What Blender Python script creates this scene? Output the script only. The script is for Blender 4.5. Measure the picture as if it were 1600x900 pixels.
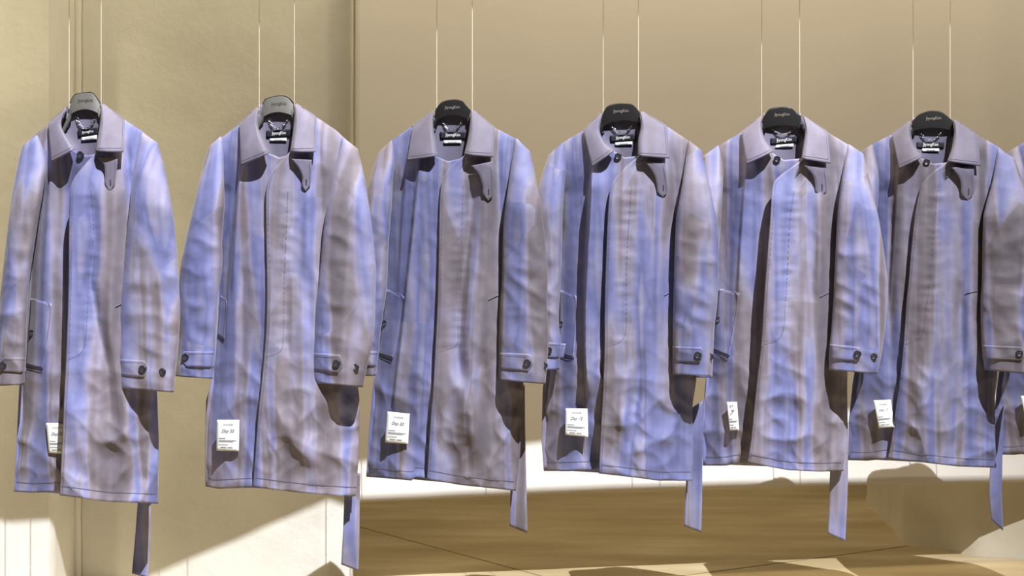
import bpy, bmesh, math, random
from mathutils import Vector, Matrix, noise

# ------------------------------------------------------------------ camera
scene = bpy.context.scene
for o in list(bpy.data.objects):
    bpy.data.objects.remove(o, do_unlink=True)
col = scene.collection
F, CX, HY, EYE = 2300.0, 800.0, 336.0, 1.32          # focal length in pixels (1600 wide), principal x, horizon row, eye height
cam_d = bpy.data.cameras.new('camera')
cam_d.sensor_width = 36.0
cam_d.lens = F * 36.0 / 1600.0
cam_d.shift_y = -(450.0 - HY) / 1600.0
cam_d.clip_end = 200
cam = bpy.data.objects.new('camera', cam_d)
cam.location = (0, 0, EYE)
cam.rotation_euler = (math.radians(90), 0, 0)
col.objects.link(cam)
scene.camera = cam

# ------------------------------------------------------------------ world, lights, exposure
world = bpy.data.worlds.new('world')
scene.world = world
world.use_nodes = True
world.node_tree.nodes['Background'].inputs[0].default_value = (0.9, 0.86, 0.8, 1)
world.node_tree.nodes['Background'].inputs[1].default_value = 0.012
scene.view_settings.view_transform = 'Standard'
scene.view_settings.look = 'None'
scene.view_settings.gamma = 1.0
scene.view_settings.use_curve_mapping = False
scene.view_settings.exposure = 0.0

def aim(o, target):
    d = Vector(target) - o.location
    o.rotation_euler = d.to_track_quat('-Z', 'Y').to_euler()

def spot(name, loc, target, power, color, size_deg, blend, radius):
    l = bpy.data.lights.new(name, 'SPOT')
    l.energy = power; l.color = color
    l.spot_size = math.radians(size_deg); l.spot_blend = blend
    l.shadow_soft_size = radius
    o = bpy.data.objects.new(name, l); col.objects.link(o)
    o.location = loc; aim(o, target)
    return o

def area(name, loc, target, power, color, sx, sy):
    l = bpy.data.lights.new(name, 'AREA')
    l.energy = power; l.color = color
    l.shape = 'RECTANGLE'; l.size = sx; l.size_y = sy
    o = bpy.data.objects.new(name, l); col.objects.link(o)
    o.location = loc; aim(o, target)
    return o

# the hard white flood, high in the hall in front of the row; the added slab's edge cuts the top of its beam
spot('white_flood', (4.68, -7.83, 18.50), (-0.65, 4.1, 0.75), 44500, (0.95, 0.965, 1.0), 19.5, 0.85, 0.035)
# warm lamps under the slab that wash the back of the bay
area('warm_washer', (1.25, 4.5, 3.95), (1.2, 5.4, 1.6), 88, (1.0, 0.83, 0.57), 3.6, 0.3)
area('warm_pier_washer', (-1.6, 4.25, 3.95), (-1.15, 5.15, 1.2), 41, (1.0, 0.85, 0.54), 1.2, 0.3)
spot('warm_corner_lamp', (-2.3, 3.8, 3.7), (-1.95, 4.9, 1.0), 150, (1.0, 0.88, 0.57), 50, 0.8, 0.08)
area('warm_back_room', (0.3, 6.2, 4.2), (0.8, 6.2, 0.0), 88, (1.0, 0.84, 0.56), 2.6, 1.0)  # added fill for the floor and pier behind the cloth, source unseen

# ------------------------------------------------------------------ material helpers
def new_mat(name):
    m = bpy.data.materials.new(name); m.use_nodes = True
    nt = m.node_tree
    return m, nt, nt.nodes['Principled BSDF']

def N(nt, typ, **kw):
    n = nt.nodes.new(typ)
    for k, v in kw.items():
        if k.startswith('i_'):
            n.inputs[k[2:].replace('_', ' ')].default_value = v
        else:
            setattr(n, k, v)
    return n

def plain(name, color, rough=0.6, metal=0.0, spec=0.5, grain=0.0, gscale=200.0):
    m, nt, b = new_mat(name)
    b.inputs['Roughness'].default_value = rough
    b.inputs['Metallic'].default_value = metal
    b.inputs['Specular IOR Level'].default_value = spec
    tc = N(nt, 'ShaderNodeTexCoord')
    nz = N(nt, 'ShaderNodeTexNoise'); nz.inputs['Scale'].default_value = gscale
    nt.links.new(tc.outputs['Object'], nz.inputs['Vector'])
    mx = N(nt, 'ShaderNodeMix', data_type='RGBA')
    mx.inputs[0].default_value = 0.5
    mx.inputs[6].default_value = tuple(c * (1 - grain) for c in color) + (1,)
    mx.inputs[7].default_value = tuple(min(1, c * (1 + grain)) for c in color) + (1,)
    nt.links.new(nz.outputs[0], mx.inputs[0])
    nt.links.new(mx.outputs[2], b.inputs['Base Color'])
    return m

def ramp(nt, stops, interp='LINEAR'):
    r = N(nt, 'ShaderNodeValToRGB')
    r.color_ramp.interpolation = interp
    e = r.color_ramp.elements
    while len(e) > 1: e.remove(e[-1])
    for i, (p, c) in enumerate(stops):
        el = e[0] if i == 0 else e.new(p)
        el.position = p
        el.color = tuple(c) + (1,) if len(c) == 3 else c
    return r

def coat_mat(name, seed, kind='body', tone=1.0):
    """Sun-bleached cotton: blue-violet cloth faded to lavender and taupe in streaks and folded-edge patches."""
    m, nt, b = new_mat(name)
    L = nt.links.new
    rnd = random.Random(seed)
    tc = N(nt, 'ShaderNodeTexCoord')
    off = N(nt, 'ShaderNodeMapping'); off.inputs['Location'].default_value = (rnd.uniform(0, 50), rnd.uniform(0, 50), rnd.uniform(0, 50))
    L(tc.outputs['Object'], off.inputs['Vector'])
    st = N(nt, 'ShaderNodeMapping'); st.inputs['Scale'].default_value = (16, 3, 1.0) if kind == 'body' else (14, 3, 1.5)
    st.inputs['Rotation'].default_value = (0, 0.03, 0)
    L(off.outputs[0], st.inputs['Vector'])
    n1 = N(nt, 'ShaderNodeTexNoise'); n1.inputs['Scale'].default_value = 1.0; n1.inputs['Detail'].default_value = 2.0; n1.inputs['Distortion'].default_value = 0.5
    L(st.outputs[0], n1.inputs['Vector'])
    n2 = N(nt, 'ShaderNodeTexNoise'); n2.inputs['Scale'].default_value = 3.4; n2.inputs['Detail'].default_value = 3.0
    L(off.outputs[0], n2.inputs['Vector'])
    # folded-cloth patches with straight edges
    vr = N(nt, 'ShaderNodeMapping'); vr.inputs['Scale'].default_value = (6.5, 0.6, 5.0); vr.inputs['Rotation'].default_value = (0, rnd.uniform(-0.5, 0.5), 0)
    L(off.outputs[0], vr.inputs['Vector'])
    vo = N(nt, 'ShaderNodeTexVoronoi'); vo.distance = 'EUCLIDEAN'; vo.inputs['Scale'].default_value = 1.0
    L(vr.outputs[0], vo.inputs['Vector'])
    sep = N(nt, 'ShaderNodeSeparateColor'); L(vo.outputs['Color'], sep.inputs[0])
    def math_(op, a, bb, c=None):
        n = N(nt, 'ShaderNodeMath', operation=op)
        for i, v in enumerate((a, bb, c)):
            if v is None: continue
            if hasattr(v, 'links'): L(v, n.inputs[i])
            else: n.inputs[i].default_value = v
        return n.outputs[0]
    wpatch = {'body': 0.04, 'sleeve': 0.06, 'collar': 0.02}[kind]
    bias = {'body': 0.015, 'sleeve': 0.0, 'collar': -0.05}[kind]
    s = math_('MULTIPLY', n1.outputs[0], 0.74)
    s = math_('MULTIPLY_ADD', n2.outputs[0], 0.26, s)
    p = math_('SUBTRACT', sep.outputs[0], 0.5)
    s = math_('MULTIPLY_ADD', p, wpatch, s)
    s = math_('ADD', s, bias)
    g = tone
    taupe, warm, lav, blue, deep = [tuple(c * g for c in q) for q in ((0.128, 0.113, 0.138), (0.176, 0.152, 0.178), (0.235, 0.222, 0.32), (0.163, 0.174, 0.345), (0.115, 0.126, 0.27))]
    if kind == 'collar':
        r = ramp(nt, [(0.30, tuple(c * tone for c in (0.135, 0.122, 0.165))), (0.5, tuple(c * tone for c in (0.165, 0.152, 0.215))), (0.68, tuple(c * tone for c in (0.165, 0.16, 0.26)))])
    else:
        r = ramp(nt, [(0.375, taupe), (0.435, warm), (0.49, lav), (0.545, blue), (0.61, deep), (0.69, lav)])
    L(s, r.inputs[0])
    # fine cloth mottling
    n3 = N(nt, 'ShaderNodeTexNoise'); n3.inputs['Scale'].default_value = 26; n3.inputs['Detail'].default_value = 4
    L(off.outputs[0], n3.inputs['Vector'])
    hs = N(nt, 'ShaderNodeHueSaturation')
    L(r.outputs[0], hs.inputs['Color'])
    L(math_('MULTIPLY_ADD', n3.outputs[0], 0.5, 0.75), hs.inputs['Value'])
    L(hs.outputs[0], b.inputs['Base Color'])
    b.inputs['Roughness'].default_value = 0.68
    b.inputs['Specular IOR Level'].default_value = 0.3
    b.inputs['Sheen Weight'].default_value = 0.12
    b.inputs['Sheen Roughness'].default_value = 0.4
    # creases
    cm = N(nt, 'ShaderNodeMapping'); cm.inputs['Scale'].default_value = (1.0, 0.5, 1.25); cm.inputs['Rotation'].default_value = (0, rnd.uniform(0.3, 0.9), 0)
    L(off.outputs[0], cm.inputs['Vector'])
    n4 = N(nt, 'ShaderNodeTexNoise'); n4.noise_type = 'RIDGED_MULTIFRACTAL'
    n4.inputs['Scale'].default_value = 7.5 if kind == 'sleeve' else 6.0; n4.inputs['Detail'].default_value = 3; n4.inputs['Distortion'].default_value = 0.35
    n4.inputs['Roughness'].default_value = 0.55
    L(cm.outputs[0], n4.inputs['Vector'])
    n5 = N(nt, 'ShaderNodeTexNoise'); n5.inputs['Scale'].default_value = 5.0
    L(cm.outputs[0], n5.inputs['Vector'])
    msk = ramp(nt, [(0.42, (0.1,) * 3), (0.62, (1, 1, 1))]); L(n5.outputs[0], msk.inputs[0])
    n6 = N(nt, 'ShaderNodeTexNoise'); n6.inputs['Scale'].default_value = 45; n6.inputs['Detail'].default_value = 4
    L(off.outputs[0], n6.inputs['Vector'])
    hgt = math_('MULTIPLY', n4.outputs[0], msk.outputs[0])
    hgt = math_('MULTIPLY_ADD', n6.outputs[0], 0.25, hgt)
    bp = N(nt, 'ShaderNodeBump'); bp.inputs['Strength'].default_value = {'body': 0.45, 'sleeve': 0.6, 'collar': 0.12}[kind]; bp.inputs['Distance'].default_value = 0.006
    L(hgt, bp.inputs['Height'])
    L(bp.outputs[0], b.inputs['Normal'])
    return m

def plaster(name, color, bump=0.14, scale=3.0):
    m, nt, b = new_mat(name)
    L = nt.links.new
    tc = N(nt, 'ShaderNodeTexCoord')
    n1 = N(nt, 'ShaderNodeTexNoise'); n1.inputs['Scale'].default_value = scale; n1.inputs['Detail'].default_value = 5
    L(tc.outputs['Object'], n1.inputs['Vector'])
    r = ramp(nt, [(0.3, tuple(c * 0.90 for c in color)), (0.7, tuple(min(1, c * 1.06) for c in color))])
    L(n1.outputs[0], r.inputs[0]); L(r.outputs[0], b.inputs['Base Color'])
    b.inputs['Roughness'].default_value = 0.9
    b.inputs['Specular IOR Level'].default_value = 0.15
    n2 = N(nt, 'ShaderNodeTexNoise'); n2.inputs['Scale'].default_value = 11; n2.inputs['Detail'].default_value = 8; n2.inputs['Roughness'].default_value = 0.6
    L(tc.outputs['Object'], n2.inputs['Vector'])
    v = N(nt, 'ShaderNodeTexVoronoi'); v.inputs['Scale'].default_value = 5.0
    L(tc.outputs['Object'], v.inputs['Vector'])
    rv = ramp(nt, [(0.0, (1, 1, 1)), (0.06, (0, 0, 0))])
    L(v.outputs['Distance'], rv.inputs[0])
    ad = N(nt, 'ShaderNodeMath', operation='MULTIPLY_ADD'); L(rv.outputs[0], ad.inputs[0]); ad.inputs[1].default_value = 0.35
    L(n2.outputs[0], ad.inputs[2])
    bp = N(nt, 'ShaderNodeBump'); bp.inputs['Strength'].default_value = bump; bp.inputs['Distance'].default_value = 0.03
    L(ad.outputs[0], bp.inputs['Height']); L(bp.outputs[0], b.inputs['Normal'])
    return m

M_plaster = plaster('plaster', (0.67, 0.665, 0.63))
M_plaster_b = plaster('plaster_back', (0.62, 0.57, 0.45), 0.12)
M_slab = plaster('ceiling_paint', (0.35, 0.32, 0.28))

def cloth_mat(name, color):
    m, nt, b = new_mat(name)
    L = nt.links.new
    tc = N(nt, 'ShaderNodeTexCoord')
    n = N(nt, 'ShaderNodeTexNoise'); n.inputs['Scale'].default_value = 2.0; n.inputs['Detail'].default_value = 3
    L(tc.outputs['Object'], n.inputs['Vector'])
    r = ramp(nt, [(0.3, tuple(c * 0.95 for c in color)), (0.7, color)])
    L(n.outputs[0], r.inputs[0]); L(r.outputs[0], b.inputs['Base Color'])
    b.inputs['Roughness'].default_value = 0.95; b.inputs['Specular IOR Level'].default_value = 0.1
    w = N(nt, 'ShaderNodeTexNoise'); w.inputs['Scale'].default_value = 400
    L(tc.outputs['Object'], w.inputs['Vector'])
    bp = N(nt, 'ShaderNodeBump'); bp.inputs['Strength'].default_value = 0.08; bp.inputs['Distance'].default_value = 0.002
    L(w.outputs[0], bp.inputs['Height']); L(bp.outputs[0], b.inputs['Normal'])
    return m
M_backdrop = cloth_mat('backdrop_cloth', (0.70, 0.68, 0.65))

def floor_mat():
    m, nt, b = new_mat('floor_sealed')
    L = nt.links.new
    tc = N(nt, 'ShaderNodeTexCoord')
    mp = N(nt, 'ShaderNodeMapping'); mp.inputs['Scale'].default_value = (0.9, 3.2, 1); mp.inputs['Rotation'].default_value = (0, 0, 0.25)
    L(tc.outputs['Object'], mp.inputs['Vector'])
    n = N(nt, 'ShaderNodeTexNoise'); n.inputs['Scale'].default_value = 1.6; n.inputs['Detail'].default_value = 6
    L(mp.outputs[0], n.inputs['Vector'])
    r = ramp(nt, [(0.3, (0.29, 0.225, 0.125)), (0.55, (0.38, 0.305, 0.185)), (0.75, (0.50, 0.42, 0.29))])
    L(n.outputs[0], r.inputs[0]); L(r.outputs[0], b.inputs['Base Color'])
    b.inputs['Roughness'].default_value = 0.55
    b.inputs['Specular IOR Level'].default_value = 0.25
    return m
M_floor = floor_mat()
M_joint = plain('floor_joint', (0.20, 0.15, 0.08), 0.9)
M_black = plain('hanger_black', (0.012, 0.011, 0.012), 0.5, grain=0.1)
M_black_glare = plain('hanger_grey', (0.135, 0.13, 0.118), 0.55, grain=0.1)  # black hanger with lamp glare painted in as a lighter base colour
M_foil = plain('foil_print', (0.55, 0.50, 0.45), 0.35, metal=0.6)
M_foil_unlit = plain('dark_print', (0.05, 0.045, 0.04), 0.6)  # foil lettering that catches no reflection, painted dark
M_wire = plain('wire_white', (0.85, 0.80, 0.68), 0.5)
_nt = M_wire.node_tree; _b = _nt.nodes['Principled BSDF']; _t = N(_nt, 'ShaderNodeBsdfTranslucent'); _t.inputs[0].default_value = (0.95, 0.92, 0.85, 1)
_m = N(_nt, 'ShaderNodeMixShader'); _m.inputs[0].default_value = 0.5
_nt.links.new(_b.outputs[0], _m.inputs[1]); _nt.links.new(_t.outputs[0], _m.inputs[2]); _nt.links.new(_m.outputs[0], _nt.nodes['Material Output'].inputs['Surface'])
M_chain = plain('chain_steel', (0.75, 0.75, 0.75), 0.22, metal=1.0)
M_label = plain('label_navy', (0.010, 0.011, 0.020), 0.7)
M_white = plain('print_white', (0.85, 0.85, 0.85), 0.7)
M_paper = plain('tag_paper', (0.82, 0.83, 0.82), 0.75, grain=0.03, gscale=60)
M_ink = plain('tag_ink', (0.16, 0.17, 0.24), 0.8)
M_inklight = plain('tag_ink_light', (0.36, 0.38, 0.42), 0.8)
M_button = plain('button_horn', (0.030, 0.028, 0.040), 0.3, grain=0.2)
M_hole = plain('button_thread', (0.12, 0.11, 0.14), 0.6)
M_stitch = plain('stitch_thread', (0.12, 0.11, 0.17), 0.9)
M_slit = plain('buttonhole_thread', (0.03, 0.028, 0.045), 0.9)

# ------------------------------------------------------------------ mesh helpers
def link(name, me, mat, parent=None):
    o = bpy.data.objects.new(name, me)
    if mat: me.materials.append(mat)
    col.objects.link(o)
    if parent: o.parent = parent
    return o

def mesh_from(verts, faces, smooth=True):
    me = bpy.data.meshes.new('mesh')
    me.from_pydata(verts, [], faces)
    if smooth:
        me.polygons.foreach_set('use_smooth', [True] * len(me.polygons))
    me.update()
    return me

def boxmesh(x0, x1, y0, y1, z0, z1):
    v = [(x, y, z) for z in (z0, z1) for y in (y0, y1) for x in (x0, x1)]
    f = [(0, 2, 3, 1), (4, 5, 7, 6), (0, 1, 5, 4), (2, 6, 7, 3), (0, 4, 6, 2), (1, 3, 7, 5)]
    return mesh_from(v, f, False)

def prism(poly, z0, z1):
    """vertical prism over a plan polygon given counter-clockwise seen from above"""
    n = len(poly)
    v = [(x, y, z0) for x, y in poly] + [(x, y, z1) for x, y in poly]
    f = [tuple(range(n - 1, -1, -1)), tuple(range(n, 2 * n))]
    f += [(i, (i + 1) % n, n + (i + 1) % n, n + i) for i in range(n)]
    return mesh_from(v, f, False)

def thing(name, loc, rz, label, cat, group=None):
    o = bpy.data.objects.new(name, None)
    o.empty_display_size = 0.1
    col.objects.link(o); o.location = loc; o.rotation_euler = (0, 0, rz)
    o['label'] = label; o['category'] = cat
    if group: o['group'] = group
    return o

def P(s):
    return [tuple(float(c) for c in p.split(',')) for p in s.split()]

def by_y(poly, y):
    if y <= poly[0][1]: return poly[0][0]
    for (xa, ya), (xb, yb) in zip(poly, poly[1:]):
        if y <= yb:
            return xa + (xb - xa) * (y - ya) / max(1e-6, yb - ya)
    return poly[-1][0]

def by_x(poly, x):
    if x <= poly[0][0]: return poly[0][1]
    for (xa, ya), (xb, yb) in zip(poly, poly[1:]):
        if x <= xb:
            return ya + (yb - ya) * (x - xa) / max(1e-6, xb - xa)
    return poly[-1][1]

def along(poly, t):
    """point at fraction t of the length of a polyline"""
    ds = [math.dist(a, b) for a, b in zip(poly, poly[1:])]
    d = t * sum(ds)
    for (a, b), l in zip(zip(poly, poly[1:]), ds):
        if d <= l or (a, b) == (poly[-2], poly[-1]):
            k = min(1, d / max(1e-9, l))
            return (a[0] + (b[0] - a[0]) * k, a[1] + (b[1] - a[1]) * k)
        d -= l
    return poly[-1]

def smooth_poly(poly, n=24):
    """Catmull-Rom resample"""
    out = []
    p = [poly[0]] + list(poly) + [poly[-1]]
    seg = max(2, n // max(1, len(poly) - 1))
    for i in range(1, len(p) - 2):
        for k in range(seg):
            t = k / seg
            o = []
            for c in (0, 1):
                a, b, cc, d = p[i - 1][c], p[i][c], p[i + 1][c], p[i + 2][c]
                o.append(0.5 * (2 * b + (cc - a) * t + (2 * a - 5 * b + 4 * cc - d) * t * t + (3 * b - a - 3 * cc + d) * t ** 3))
            out.append(tuple(o))
    out.append(tuple(poly[-1]))
    return out

def sstep(x):
    x = max(0.0, min(1.0, x))
    return x * x * (3 - 2 * x)

def text_mesh(body, shear=0.0):
    c = bpy.data.curves.new('txt', 'FONT')
    c.body = body; c.align_x = 'CENTER'; c.align_y = 'CENTER'; c.size = 1.0; c.shear = shear
    c.offset = 0.012; c.resolution_u = 3
    o = bpy.data.objects.new('txt', c); col.objects.link(o)
    bpy.context.view_layer.update()
    me = bpy.data.meshes.new_from_object(o.evaluated_get(bpy.context.evaluated_depsgraph_get()))
    bpy.data.objects.remove(o, do_unlink=True)
    xs = [v.co.x for v in me.vertices]; ys = [v.co.y for v in me.vertices]
    w = max(xs) - min(xs); cx = (max(xs) + min(xs)) / 2; cy = (max(ys) + min(ys)) / 2
    pts = [((v.co.x - cx) / w, (v.co.y - cy) / w) for v in me.vertices]
    fc = [tuple(p.vertices) for p in me.polygons]
    bpy.data.meshes.remove(me)
    return pts, fc          # width 1, centred

TXT = {}
def get_text(body, shear=0.0):
    if (body, shear) not in TXT: TXT[(body, shear)] = text_mesh(body, shear)
    return TXT[(body, shear)]

# ------------------------------------------------------------------ the setting
ROW_D1, ROW_D6 = F / 590.0, F / 518.0               # distance of the first and sixth coat
ROW = math.atan2(ROW_D6 - ROW_D1, 1.2645 + 1.1305)     # the row's angle to the picture plane

def structure(name, me, mat):
    o = link(name, me, mat); o['kind'] = 'structure'; return o

fl = structure('floor', boxmesh(-6, 7, -6, 10.5, -0.1, 0.0), M_floor)
for (xa, ya), (xb, yb) in [((-1.2, 6.85), (0.35, 5.11)), ((0.3, 5.22), (1.58, 5.87))]:
    d = Vector((xb - xa, yb - ya)).normalized(); n = Vector((-d.y, d.x)) * 0.0035
    me = prism([(xa - n.x, ya - n.y)[::1], (xb - n.x, yb - n.y), (xb + n.x, yb + n.y), (xa + n.x, ya + n.y)], -0.002, 0.0012)
    link('floor_joint', me, M_joint, fl)
structure('wall_back', boxmesh(-6, 7, 9.6, 9.75, 0, 4.50), M_plaster_b)

# unseen slab added to cut the top of the flood's beam; the wires hang from it
SLAB_Z = 4.50
def row_pt(x, off):            # plan point at x on the row line, moved 'off' back
    y = ROW_D1 + (x + 1.1305) * math.tan(ROW)
    return (x - math.sin(ROW) * off, y + math.cos(ROW) * off)
a, b2 = row_pt(-5.5, -2.02), row_pt(6.0, -2.02)
structure('ceiling', prism([a, b2, (6.4, 9.7), (-5.5, 9.7)], SLAB_Z, SLAB_Z + 0.25), M_slab)

# plaster pier on the left: left wall standing proud, reveal with a bead, broad face, chamfered corner
def rough_wall(name, plan, z0, z1, mat, nz=70, amp=0.004, step=0.03, seed=0.0):
    """vertical strip over a plan polyline, with hand-trowelled unevenness"""
    pts = []
    for (a, b) in zip(plan, plan[1:]):
        L = math.dist(a, b); k = max(1, int(L / step))
        pts += [(a[0] + (b[0] - a[0]) * i / k, a[1] + (b[1] - a[1]) * i / k) for i in range(k)]
    pts.append(plan[-1])
    vs, fs = [], []
    n = len(pts)
    for j in range(nz + 1):
        z = z0 + (z1 - z0) * j / nz
        for (x, y) in pts:
            q = Vector((x * 3 + seed, y * 3, z * 2.2))
            d = amp * (noise.noise(q) + 0.5 * noise.noise(q * 3.1))
            vs.append((x + d * 0.6, y + d, z))
    for j in range(nz):
        for i in range(n - 1):
            a = j * n + i
            fs.append((a, a + 1, a + n + 1, a + n))
    return mesh_from(vs, fs, True)

def edge_split(o, ang=35):
    me = o.data
    bm = bmesh.new(); bm.from_mesh(me)
    for e in bm.edges:
        if len(e.link_faces) == 2 and e.calc_face_angle() > math.radians(ang): e.smooth = False
    bm.to_mesh(me); bm.free()

pl = structure('wall_left', rough_wall('w', [(-5.4756, 4.3602), (-1.7492, 5.0041), (-1.7390, 4.9939), (-1.7238, 5.0041), (-1.5839, 5.0345), (-1.5747, 5.0548), (-1.5839, 5.3742), (-2.2308, 5.6277)], 0, SLAB_Z, M_plaster, 80, 0.004, 0.03, 2.0), M_plaster)
edge_split(pl)
# bead in the inner corner, broad face, chamfer, return to the cloth
bead = [(-1.5747 + 0.016 * math.cos(t), 5.3357 - 0.016 * math.sin(t)) for t in [math.pi * k / 8 for k in range(8, -1, -1)]]
pr = structure('wall_pier', rough_wall('w', [(-1.6123, 5.4452)] + bead + [(-1.5534, 5.3306), (-0.6571, 5.2221), (-0.6439, 5.2251), (-0.5861, 5.2576), (-0.5780, 5.2677), (-0.5749, 5.2829), (-0.5800, 5.3742), (-0.9126, 5.9826)], 0, SLAB_Z, M_plaster, 90, 0.004, 0.03, 7.0), M_plaster)
edge_split(pr)

# plaster pier on the right behind the cloth, its foot worn and rounded
def right_pier():
    plan = [(1.64, 6.8), (1.60, 6.1), (1.583, 5.98), (1.588, 5.95), (1.61, 5.92), (1.803, 5.69), (1.99, 5.655), (2.4, 5.72), (3.4, 5.95)]
    me = rough_wall('w', plan, 0, SLAB_Z, M_plaster, 130, 0.010, 0.03, 13.0)
    for v in me.vertices:
        if v.co.z < 0.10:
            k = (0.10 - v.co.z) / 0.10
            v.co.x -= 0.008 * k * k; v.co.y -= 0.006 * k * k + 0.008 * k * noise.noise(Vector((v.co.x * 25, v.co.y * 25, 0)))
    return me
rp = structure('wall_right_pier', right_pier(), M_plaster_b)

# cloth backdrop hung behind the row, hem free above the floor
def backdrop():
    x0, y0, x1, y1 = -0.545, 5.128, 2.4, 5.607
    zt, zb = SLAB_Z - 0.02, 0.322
    nu, nv = 170, 130
    d = Vector((x1 - x0, y1 - y0)).normalized(); nrm = Vector((-d.y, d.x))
    vs, fs = [], []
    for j in range(nv + 1):
        for i in range(nu + 1):
            s, t = i / nu, j / nv
            low = t ** 1.5
            x = x0 + (x1 - x0) * s; y = y0 + (y1 - y0) * s
            w = 0.0035 * noise.noise(Vector((x * 7, t * 3, 1.0))) * (0.25 + low) + 0.0025 * noise.noise(Vector((x * 4, t * 14, 5.0))) * low
            hem = zb + 0.006 * math.sin(s * 5.0) + 0.022 * 4 * s * (1 - s) * 0.35 - 0.004
            z = zt + (hem - zt) * t
            if t > 0.985: w -= 0.002
            vs.append((x + nrm.x * w, y + nrm.y * w, z))
    for j in range(nv):
        for i in range(nu):
            a = j * (nu + 1) + i
            fs.append((a, a + nu + 1, a + nu + 2, a + 1))
    return mesh_from(vs, fs)
bd = link('cloth_backdrop', backdrop(), M_backdrop)
sm = bd.modifiers.new('thickness', 'SOLIDIFY'); sm.thickness = 0.003; sm.offset = -1
bd['label'] = 'large plain pale cloth backdrop hanging behind the row of coats'; bd['category'] = 'backdrop'

# ------------------------------------------------------------------ the coats
class Frame:
    """plane of one hanging coat: pixels of the photograph to real local coordinates at a given depth w in front of it"""
    def __init__(self, idx, psi):
        k = idx / 5.0
        self.X = -1.1305 + 2.395 * k; self.D = ROW_D1 + (ROW_D6 - ROW_D1) * k
        self.psi = math.radians(psi); self.c = math.cos(self.psi); self.s = math.sin(self.psi)
        self.zref = 0.55
        self.ppm = F / self.D
    def __call__(self, px, py, w):
        k = (px - CX) / F
        u = (k * self.D - self.X + w * (self.s - k * self.c)) / (self.c + k * self.s)
        D = self.D - u * self.s - w * self.c
        z = EYE - (py - HY) * D / F
        return (u, -w, z - self.zref)

def grid(fr, nu, nv, fn, flip=False):
    vs, fs = [], []
    for j in range(nv + 1):
        for i in range(nu + 1):
            vs.append(fr(*fn(i / nu, j / nv)))
    for j in range(nv):
        for i in range(nu):
            a = j * (nu + 1) + i
            q = (a, a + nu + 1, a + nu + 2, a + 1)
            fs.append(q[::-1] if flip else q)
    return mesh_from(vs, fs)

def solid(o, t, offset=-1):
    m = o.modifiers.new('thickness', 'SOLIDIFY'); m.thickness = t; m.offset = offset
    return o

def ribbon(fr, path, wf, width, lift, n=40, dash=None):
    """narrow strip following a surface: seams, stitching, slits"""
    pts = smooth_poly(path, n) if len(path) > 2 else [along(path, i / n) for i in range(n + 1)]
    vs, fs = [], []
    m = len(pts)
    for i, p in enumerate(pts):
        a = pts[max(0, i - 1)]; b = pts[min(m - 1, i + 1)]
        dx, dy = b[0] - a[0], b[1] - a[1]
        l = math.hypot(dx, dy) or 1
        nx, ny = -dy / l * width / 2, dx / l * width / 2
        w = wf(p[0], p[1]) + lift
        vs += [fr(p[0] + nx, p[1] + ny, w), fr(p[0] - nx, p[1] - ny, w)]
    for i in range(m - 1):
        if dash and i % 2: continue
        fs.append((2 * i, 2 * i + 1, 2 * i + 3, 2 * i + 2))
    return mesh_from(vs, fs)

def button_mesh(r=0.0105, seg=20):
    prof = [(0.0, 0.0022), (0.55 * r, 0.0020), (0.68 * r, 0.0034), (0.88 * r, 0.0040), (r, 0.0028), (r, 0.0)]
    vs, fs = [(0, -prof[0][1], 0)], []
    for (q, h) in prof[1:]:
        for k in range(seg):
            t = 2 * math.pi * k / seg
            vs.append((q * math.cos(t), -h, q * math.sin(t)))
    for k in range(seg):
        fs.append((0, 1 + k, 1 + (k + 1) % seg))
    for r_ in range(len(prof) - 2):
        for k in range(seg):
            a = 1 + r_ * seg
            fs.append((a + k, a + seg + k, a + seg + (k + 1) % seg, a + (k + 1) % seg))
    return mesh_from(vs, fs)

def thread_mesh(r=0.0105):
    vs, fs = [], []
    for (cx, cz) in ((-1, -1), (1, -1), (-1, 1), (1, 1)):
        b = len(vs)
        for k in range(6):
            t = k * math.pi / 3
            vs.append((0.22 * r * cx + 0.11 * r * math.cos(t), -0.0026, 0.22 * r * cz + 0.11 * r * math.sin(t)))
        fs.append(tuple(range(b, b + 6)))
    return mesh_from(vs, fs, False)

BTN, THR = button_mesh(), thread_mesh()
BTN.materials.append(M_button); THR.materials.append(M_hole)

def put_button(fr, parent, x, y, w, scale=1.0, tilt=0.0):
    o = bpy.data.objects.new('button', BTN); col.objects.link(o); o.parent = parent
    o.location = fr(x, y, w); o.scale = (scale,) * 3; o.rotation_euler = (0, 0, tilt)
    t = bpy.data.objects.new('button_thread', THR); col.objects.link(t); t.parent = o
    return o

def put_text(fr, parent, name, body, cx, cy, wpx, wf, lift, mat, ang=0.0, shear=0.0, hs=1.0):
    """flat print: characters laid on the surface wf"""
    pts, fc = get_text(body, shear)
    ca, sa = math.cos(ang), math.sin(ang)
    vs = []
    for (x, y) in pts:
        dx, dy = x * wpx, -y * wpx * hs
        px, py = cx + dx * ca - dy * sa, cy + dx * sa + dy * ca
        vs.append(fr(px, py, wf(px, py) + lift))
    return link(name, mesh_from(vs, fc, False), mat, parent)

def bars(fr, lines, wf, lift):
    """rows of print too small to read"""
    vs, fs = [], []
    for (x0, y0, x1, y1, h) in lines:
        b = len(vs)
        for (x, y) in ((x0, y0 + h), (x1, y1 + h), (x1, y1), (x0, y0)):
            vs.append(fr(x, y, wf(x, y) + lift))
        fs.append((b, b + 1, b + 2, b + 3))
    return mesh_from(vs, fs, False)

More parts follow.
